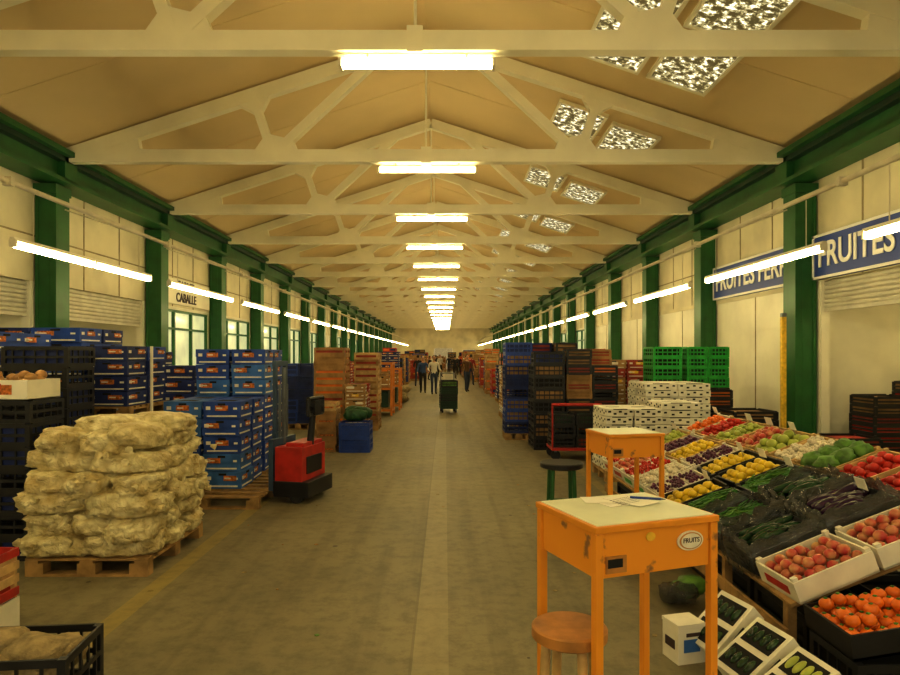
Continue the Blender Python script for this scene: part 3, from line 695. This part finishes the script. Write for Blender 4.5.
def dcrate(name,s,y,kind,mt,P,sx=.47,sy=.38,sz=.12,rsz=.036,cnt=1.0,sub=2,P2=None,n=0.0,dz=0,dx=0,liner=False,tag=False):
    m=MB()
    if mt in (M_black,M_blueC,M_greenC): crate(m,0,0,0,sx,sy,sz,mt,None,2); m.box((0,0,sz*.35),(sx-.04,sy-.04,sz*.6),mt)
    else:
        tray(m,sx,sy,sz,mt)
        if mt is M_whiteB:
            m.box((-sx/2-.001,0,sz*.45),(.003,sy*.6,sz*.4),M_greenC if R.random()<.5 else M_redC)
        for a in (-1,1):
            for b in (-1,1): m.box((a*(sx/2-.02),b*(sy/2-.02),sz/2+.01),(.03,.03,sz+.02),mt)
    ix,iy=sx-.05,sy-.05
    if kind=='round':
        nx=max(2,int(ix/(rsz*1.95))); ny=max(2,int(iy/(rsz*1.95)))
        for l in range(2):
            for i in range(nx-l):
                for j in range(ny-l):
                    x=-ix/2+(i+.5+.5*l)*ix/nx; yy=-iy/2+(j+.5+.5*l)*iy/ny
                    r=rsz*R.uniform(.88,1.08)
                    if l and R.random()<.25: continue
                    m.ell((x+R.uniform(-.01,.01),yy+R.uniform(-.01,.01),sz-.025+l*rsz*1.05),(r,r,r*.88),P if not P2 or R.random()<.6 else P2,sub)
    elif kind=='long':
        for i in range(int(34*cnt)):
            r=R.uniform(.85,1.1)*rsz; Rz=Matrix.Rotation(R.uniform(-.35,.35)+(math.pi/2 if R.random()<.15 else 0),3,'Z')@Matrix.Rotation(R.uniform(-.12,.12),3,'Y')
            m.ell((R.uniform(-ix/2+.1,ix/2-.1),R.uniform(-iy/2+.04,iy/2-.04),sz-.02+R.uniform(0,.07)),(.105,r,r),P if not P2 or R.random()<.7 else P2,2,Rz)
    elif kind=='beans':
        m.box((0,0,sz-.02),(ix,iy,.03),P)
        for i in range(150):
            t=R.uniform(-.7,.7); x,yy,z=R.uniform(-ix/2+.06,ix/2-.06),R.uniform(-iy/2+.03,iy/2-.03),sz+R.uniform(-.01,.035); d=Vector((math.cos(t),math.sin(t),R.uniform(-.15,.15)))*.06
            m.cyl(Vector((x,yy,z))-d,Vector((x,yy,z))+d,.006,P if R.random()<.7 else P_leaf,.004,n=5,caps=False)
    elif kind=='punnet':
        for i in range(3):
            for j in range(2):
                x=-ix/2+(i+.5)*ix/3; yy=-iy/2+(j+.5)*iy/2
                m.box((x,yy,sz*.5),(ix/3-.012,iy/2-.012,sz*.7),M_whiteL)
                for q in range(22): m.ell((x+R.uniform(-.055,.055),yy+R.uniform(-.07,.07),sz*.88+R.uniform(0,.03)),(rsz,rsz,rsz),P,1)
    elif kind=='leafy':
        for i in range(3):
            for j in range(2):
                sd=R.random()*50
                m.ell((-ix/2+(i+.5)*ix/3,-iy/2+(j+.5)*iy/2,sz),(.085,.085,.07),P,3,None,lambda p,sd=sd:p*(1+.35*noise.noise(p*3.5+Vector((sd,0,0)))))
    if liner:
        n0=72; vs=[];fs=[]; prof=((.82,-.02),(.89,.05),(1.0,.085),(1.1,.04),(1.16,-.05),(1.17,-.13)); K=len(prof)
        for i in range(n0):
            t=2*math.pi*i/n0; c,s_=math.cos(t),math.sin(t); k=(1/max(abs(c),abs(s_)))**.85
            for q,(o,z) in enumerate(prof):
                w=1+.028*noise.noise(Vector((i*.5,q*.8,s)))*(q+1)
                vs.append((c*k*sx/2*o*w,s_*k*sy/2*o*w,sz+z+.06*noise.noise(Vector((i*.4,q*.8,y)))))
        for i in range(n0):
            j=(i+1)%n0
            for q in range(K-1): fs.append((i*K+q,j*K+q,j*K+q+1,i*K+q+1))
        m.add(vs,fs,M_bag,True)
    if tag:
        m.box((sx*.3,0,sz+.10),(.004,.11,.075),M_paper); m.cyl((sx*.3,0,sz-.03),(sx*.3,0,sz+.07),.003,M_steel,n=5)
    p=dpos(s,y,n); m.obj(name,(p[0]+dx,p[1],p[2]+dz),(0,-A,R.uniform(-.06,.06)))
S=[.26,.76,1.26]
G={
3.66:[('apple_crate','round',M_whiteB,P_apple,.034),('apple_crate','round',M_whiteB,P_apple,.034),('tomato_crate','round',M_redC,P_tom,.034)],
4.10:[('zucchini_crate','long',M_black,P_zuc,.024),('aubergine_crate','long',M_black,P_aub,.034),('tomato_crate','round',M_redC,P_tom,.036)],
4.55:[('green_bean_crate','beans',M_black,P_beans,.022),('zucchini_crate','long',M_black,P_zuc,.026),('tomato_crate','round',M_woodL,P_tom,.036)],
4.97:[('green_bean_crate','beans',M_black,P_beans,.02),('green_bean_crate','beans',M_black,P_beans,.02),('leafy_greens_crate','leafy',M_woodL,P_leaf,.03)],
5.38:[('yellow_pepper_crate','round',M_black,P_yel,.036),('yellow_pepper_crate','round',M_black,P_yel,.036),('mushroom_crate','punnet',M_woodL,P_white,.022)],
5.79:[('grape_crate','punnet',M_whiteB,P_grape,.016),('lemon_crate','round',M_black,P_yel,.032),('melon_crate','round',M_woodL,P_lime,.05)],
6.20:[('mushroom_crate','punnet',M_whiteB,P_white,.022),('grape_crate','punnet',M_whiteB,P_grape,.016),('apple_crate','round',M_woodL,P_apple,.034)],
6.61:[('strawberry_crate','punnet',M_whiteB,P_tom,.018),('lemon_crate','round',M_woodL,P_yel,.032),('pear_crate','round',M_woodL,P_lime,.034)],
7.02:[('apple_crate','round',M_whiteB,P_apple,.034),('plum_crate','round',M_whiteB,P_grape,.026),('tomato_crate','round',M_woodL,P_tom,.034)],
7.43:[('strawberry_crate','punnet',M_whiteB,P_tom,.018),('pear_crate','round',M_woodL,P_lime,.034),('persimmon_crate','round',M_whiteB,P_org,.034)]}
for y,row in G.items():
    for s,(nm,kd,mt,P,r) in zip(S,row):
        lin=(mt is M_black and y<4.8)
        dcrate(nm,s,y,kd,mt,P,rsz=r,liner=lin,tag=(R.random()<.3),n=.002)
m=MB()
crate(m,2.16,3.22,0,.5,.4,.26,M_black,M_dark,2); crate(m,2.72,3.22,0,.5,.4,.32,M_black,M_dark,2)
m.obj('support_crates')
def low(name,x,y,z,mt,P,r,rot=-.16):
    m=MB(); tray(m,.5,.4,.12,mt)
    for i in range(7):
        for j in range(5):
            for l in range(2):
                if l and (i>5 or j>3 or R.random()<.25): continue
                xx,yy,zz=-.21+(i+.5*l)*.07+R.uniform(-.006,.006),-.155+(j+.5*l)*.077+R.uniform(-.006,.006),.09+l*.05+R.uniform(-.008,.012)
                m.ell((xx,yy,zz),(r,r,r*.85),P,2)
                if P is P_org: m.ell((xx,yy,zz+r*.84),(.012,.012,.005),P_leaf,1)
    m.obj(name,(x,y,z),(0,rot,0))
low('persimmon_crate',2.16,3.24,.305,M_black,P_org,.037)
low('apple_crate',2.73,3.24,.37,M_whiteB,P_apple,.036)
def tilted(x,y,z,rz,ry,P):
    m=MB(); m.box((0,0,.05),(.34,.26,.10),M_whiteB)
    for a in (-1,1):
        m.box((a*.08,0,.101),(.125,.21,.006),M_dark)
        for j in range(4): m.ell((a*.08,-.075+j*.05,.10),(.045,.022,.02),P,2)
        m.box((0,a*.131,.05),(.1,.003,.04),M_dark)
    m.obj('avocado_carton',(x,y,z),(0,ry,rz))
tilted(1.57,3.60,.16,.25,-.75,P_zuc); tilted(1.60,3.28,.14,.2,-.65,P_zuc); tilted(1.63,2.97,.13,.15,-.6,P_lime)
m=MB(); m.box((0,0,.10),(.17,.15,.20),M_whiteB); m.box((0,0,.208),(.176,.156,.02),M_whiteB)
m.box((-.0,-.077,.10),(.10,.003,.07),M_blueB2); m.box((-.087,0,.1),(.003,.09,.05),M_ink); m.box((.02,-.0775,.16),(.11,.003,.02),M_ink)
m.obj('small_white_carton',(1.34,3.65,0),(0,0,.25))
m=MB()
for i in range(4): m.ell((R.uniform(-.08,.08),R.uniform(-.08,.08),.07+.02*i),(.09,.08,.06),P_leaf if i%2 else M_bag,3,None,sackfn(i+90,.2))
m.obj('plastic_bag_heap',(1.6,4.4,0))
m=MB()
for i in range(40):
    y=R.uniform(3.2,14); x=R.choice((R.uniform(-2.0,-1.2),R.uniform(.9,1.5),R.uniform(-1.5,1.2)))
    m.box((x,y,.003),(R.uniform(.015,.04),R.uniform(.01,.03),.004),R.choice((P_leaf,M_burlap,M_burlap,M_brown)),rz=R.uniform(0,3))
m.obj('floor_litter')

# ------------------------------------------------------------------ people
def person(x,y,rz,shirt,pants,h=1.72,stride=.18,armbend=.25,seed=0):
    st=stride
    J={'pelvis':(0,0,.95),'waist':(0,0,1.08),'chest':(0,-.01,1.30),'neck':(0,0,1.47),'neck2':(0,-.015,1.54)}
    E=[('pelvis','waist','s'),('waist','chest','s'),('chest','neck','s'),('neck','neck2','k')]
    rad={'pelvis':(.15,.11),'waist':(.135,.10),'chest':(.165,.115),'neck':(.075,.07),'neck2':(.052,.055)}
    for a,n in ((-1,'L'),(1,'R')):
        sw=st*a; J['sh'+n]=(a*.18,0,1.42); J['el'+n]=(a*.25,sw*.5+.03,1.14); J['wr'+n]=(a*.26,sw*.5-.03-armbend*.5,.92+armbend*.25); J['ha'+n]=(a*.255,sw*.5-.06-armbend*.6,.86+armbend*.27)
        J['hi'+n]=(a*.09,0,.88); J['kn'+n]=(a*.10,-sw*.6-.03,.50); J['an'+n]=(a*.105,-sw*1.2+.04,.09); J['to'+n]=(a*.12,-sw*1.2-.12,.04)
        E+=[('chest','sh'+n,'s'),('sh'+n,'el'+n,'s'),('el'+n,'wr'+n,'s'),('wr'+n,'ha'+n,'k'),('pelvis','hi'+n,'p'),('hi'+n,'kn'+n,'p'),('kn'+n,'an'+n,'p'),('an'+n,'to'+n,'f')]
        rad.update({'sh'+n:(.065,.065),'el'+n:(.047,.047),'wr'+n:(.03,.03),'ha'+n:(.036,.022),'hi'+n:(.095,.10),'kn'+n:(.062,.065),'an'+n:(.048,.05),'to'+n:(.042,.034)})
    names=list(J); me=bpy.data.meshes.new('b'); me.from_pydata([J[n] for n in names],[(names.index(a),names.index(b)) for a,b,_ in E],[])
    o=bpy.data.objects.new('tmp',me); COL.objects.link(o); o.modifiers.new('skin','SKIN')
    for i,n in enumerate(names):
        me.skin_vertices[0].data[i].radius=rad[n]; me.skin_vertices[0].data[i].use_root=(n=='pelvis')
    sb=o.modifiers.new('s','SUBSURF'); sb.levels=1
    dg=bpy.context.evaluated_depsgraph_get(); ev=o.evaluated_get(dg); em=ev.to_mesh()
    mb=MB(); vs=[v.co.copy() for v in em.vertices]; mm={'s':shirt,'p':pants,'k':S_skin,'f':S_shoe}
    segs=[(Vector(J[a]),Vector(J[b]),t) for a,b,t in E]
    groups={}
    for p in em.polygons:
        c=p.center; best=None;bd=9
        for a,b,t in segs:
            ab=b-a; q=max(0,min(1,(c-a).dot(ab)/ab.length_squared)); d=(c-a-ab*q).length
            if d<bd: bd=d;best=t
        groups.setdefault(best,[]).append(tuple(p.vertices))
    mb.v.extend(vs)
    for t,fs in groups.items():
        k=mb.m(mm[t])
        for f in fs: mb.f.append(f); mb.mi.append(k); mb.sm.append(True)
    ev.to_mesh_clear(); bpy.data.objects.remove(o)
    hz=1.635
    mb.ell((0,-.02,hz),(.075,.095,.115),S_skin,3,None,lambda p:Vector((p.x*(1-.18*max(0,-p.z)),p.y,p.z)))
    mb.ell((0,.005,hz+.03),(.084,.098,.105),S_hair,3,None,lambda p:Vector((p.x,p.y if p.y>-.45 else -.45,p.z if p.z>-.5 else -.5)))
    mb.ell((0,-.118,hz-.01),(.012,.018,.022),S_skin,1); mb.box((0,-.108,hz-.055),(.04,.008,.008),P_apple)
    for a in (-1,1):
        mb.ell((a*.028,-.102,hz+.012),(.012,.008,.007),S_eye,1); mb.ell((a*.077,-.015,hz-.005),(.01,.02,.03),S_skin,1)
        n='L' if a<0 else 'R'; hp=Vector(J['ha'+n])
        for q in range(4): 
            s0=hp+Vector((0,(q-1.5)*.017,-.02)); s1=s0+Vector((-a*.006,-.008,-(.045+.006*(1.5-abs(q-1.5))))); s2=s1+Vector((-a*.014,-.008,-.028))
            mb.cyl(s0,s1,.009,S_skin,.008,n=6); mb.cyl(s1,s2,.008,S_skin,.006,n=6)
        mb.cyl(hp+Vector((0,-.025,.02)),hp+Vector((-a*.015,-.05,-.03)),.010,S_skin,.007,n=6)
    ob=mb.obj('market_worker' if seed%2 else 'market_shopper',(x,y,0),(0,0,rz)); s=h/1.75; ob.scale=(s,s,s)
PP=[(418,35,3),(423,29,0),(434,28,.2),(455,46,2.8),(467,30,.4),(459,54,0),(436,60,3),(440,50,.5),(471,36,2.9),(430,44,1.2),(449,62,3)]
for i,(px,d,rz) in enumerate(PP):
    person((px-445)/F*d,d,rz,SHIRTS[(i*3)%5 if i%3 else 0],S_pantD if i%2 else S_jean,1.62+.12*R.random(),R.choice((.05,.1,-.12)),R.choice((.1,.3,.6)),i)

# ------------------------------------------------------------------ world, camera
w=bpy.data.worlds.new('World'); SC.world=w; w.use_nodes=True
bg=w.node_tree.nodes['Background']; bg.inputs[0].default_value=(1.0,.90,.62,1); bg.inputs[1].default_value=1.1
SC.view_settings.view_transform='Standard'; SC.view_settings.look='None'; SC.view_settings.exposure=0.05; SC.view_settings.gamma=0.85
cam=bpy.data.cameras.new('camera'); co=bpy.data.objects.new('camera',cam); COL.objects.link(co)
cam.sensor_width=36; cam.lens=26; cam.shift_x=5/900; cam.shift_y=17.5/900; cam.clip_end=400; cam.clip_start=.05
co.location=(0,0,EYE); co.rotation_euler=(math.pi/2,0,0); SC.camera=co
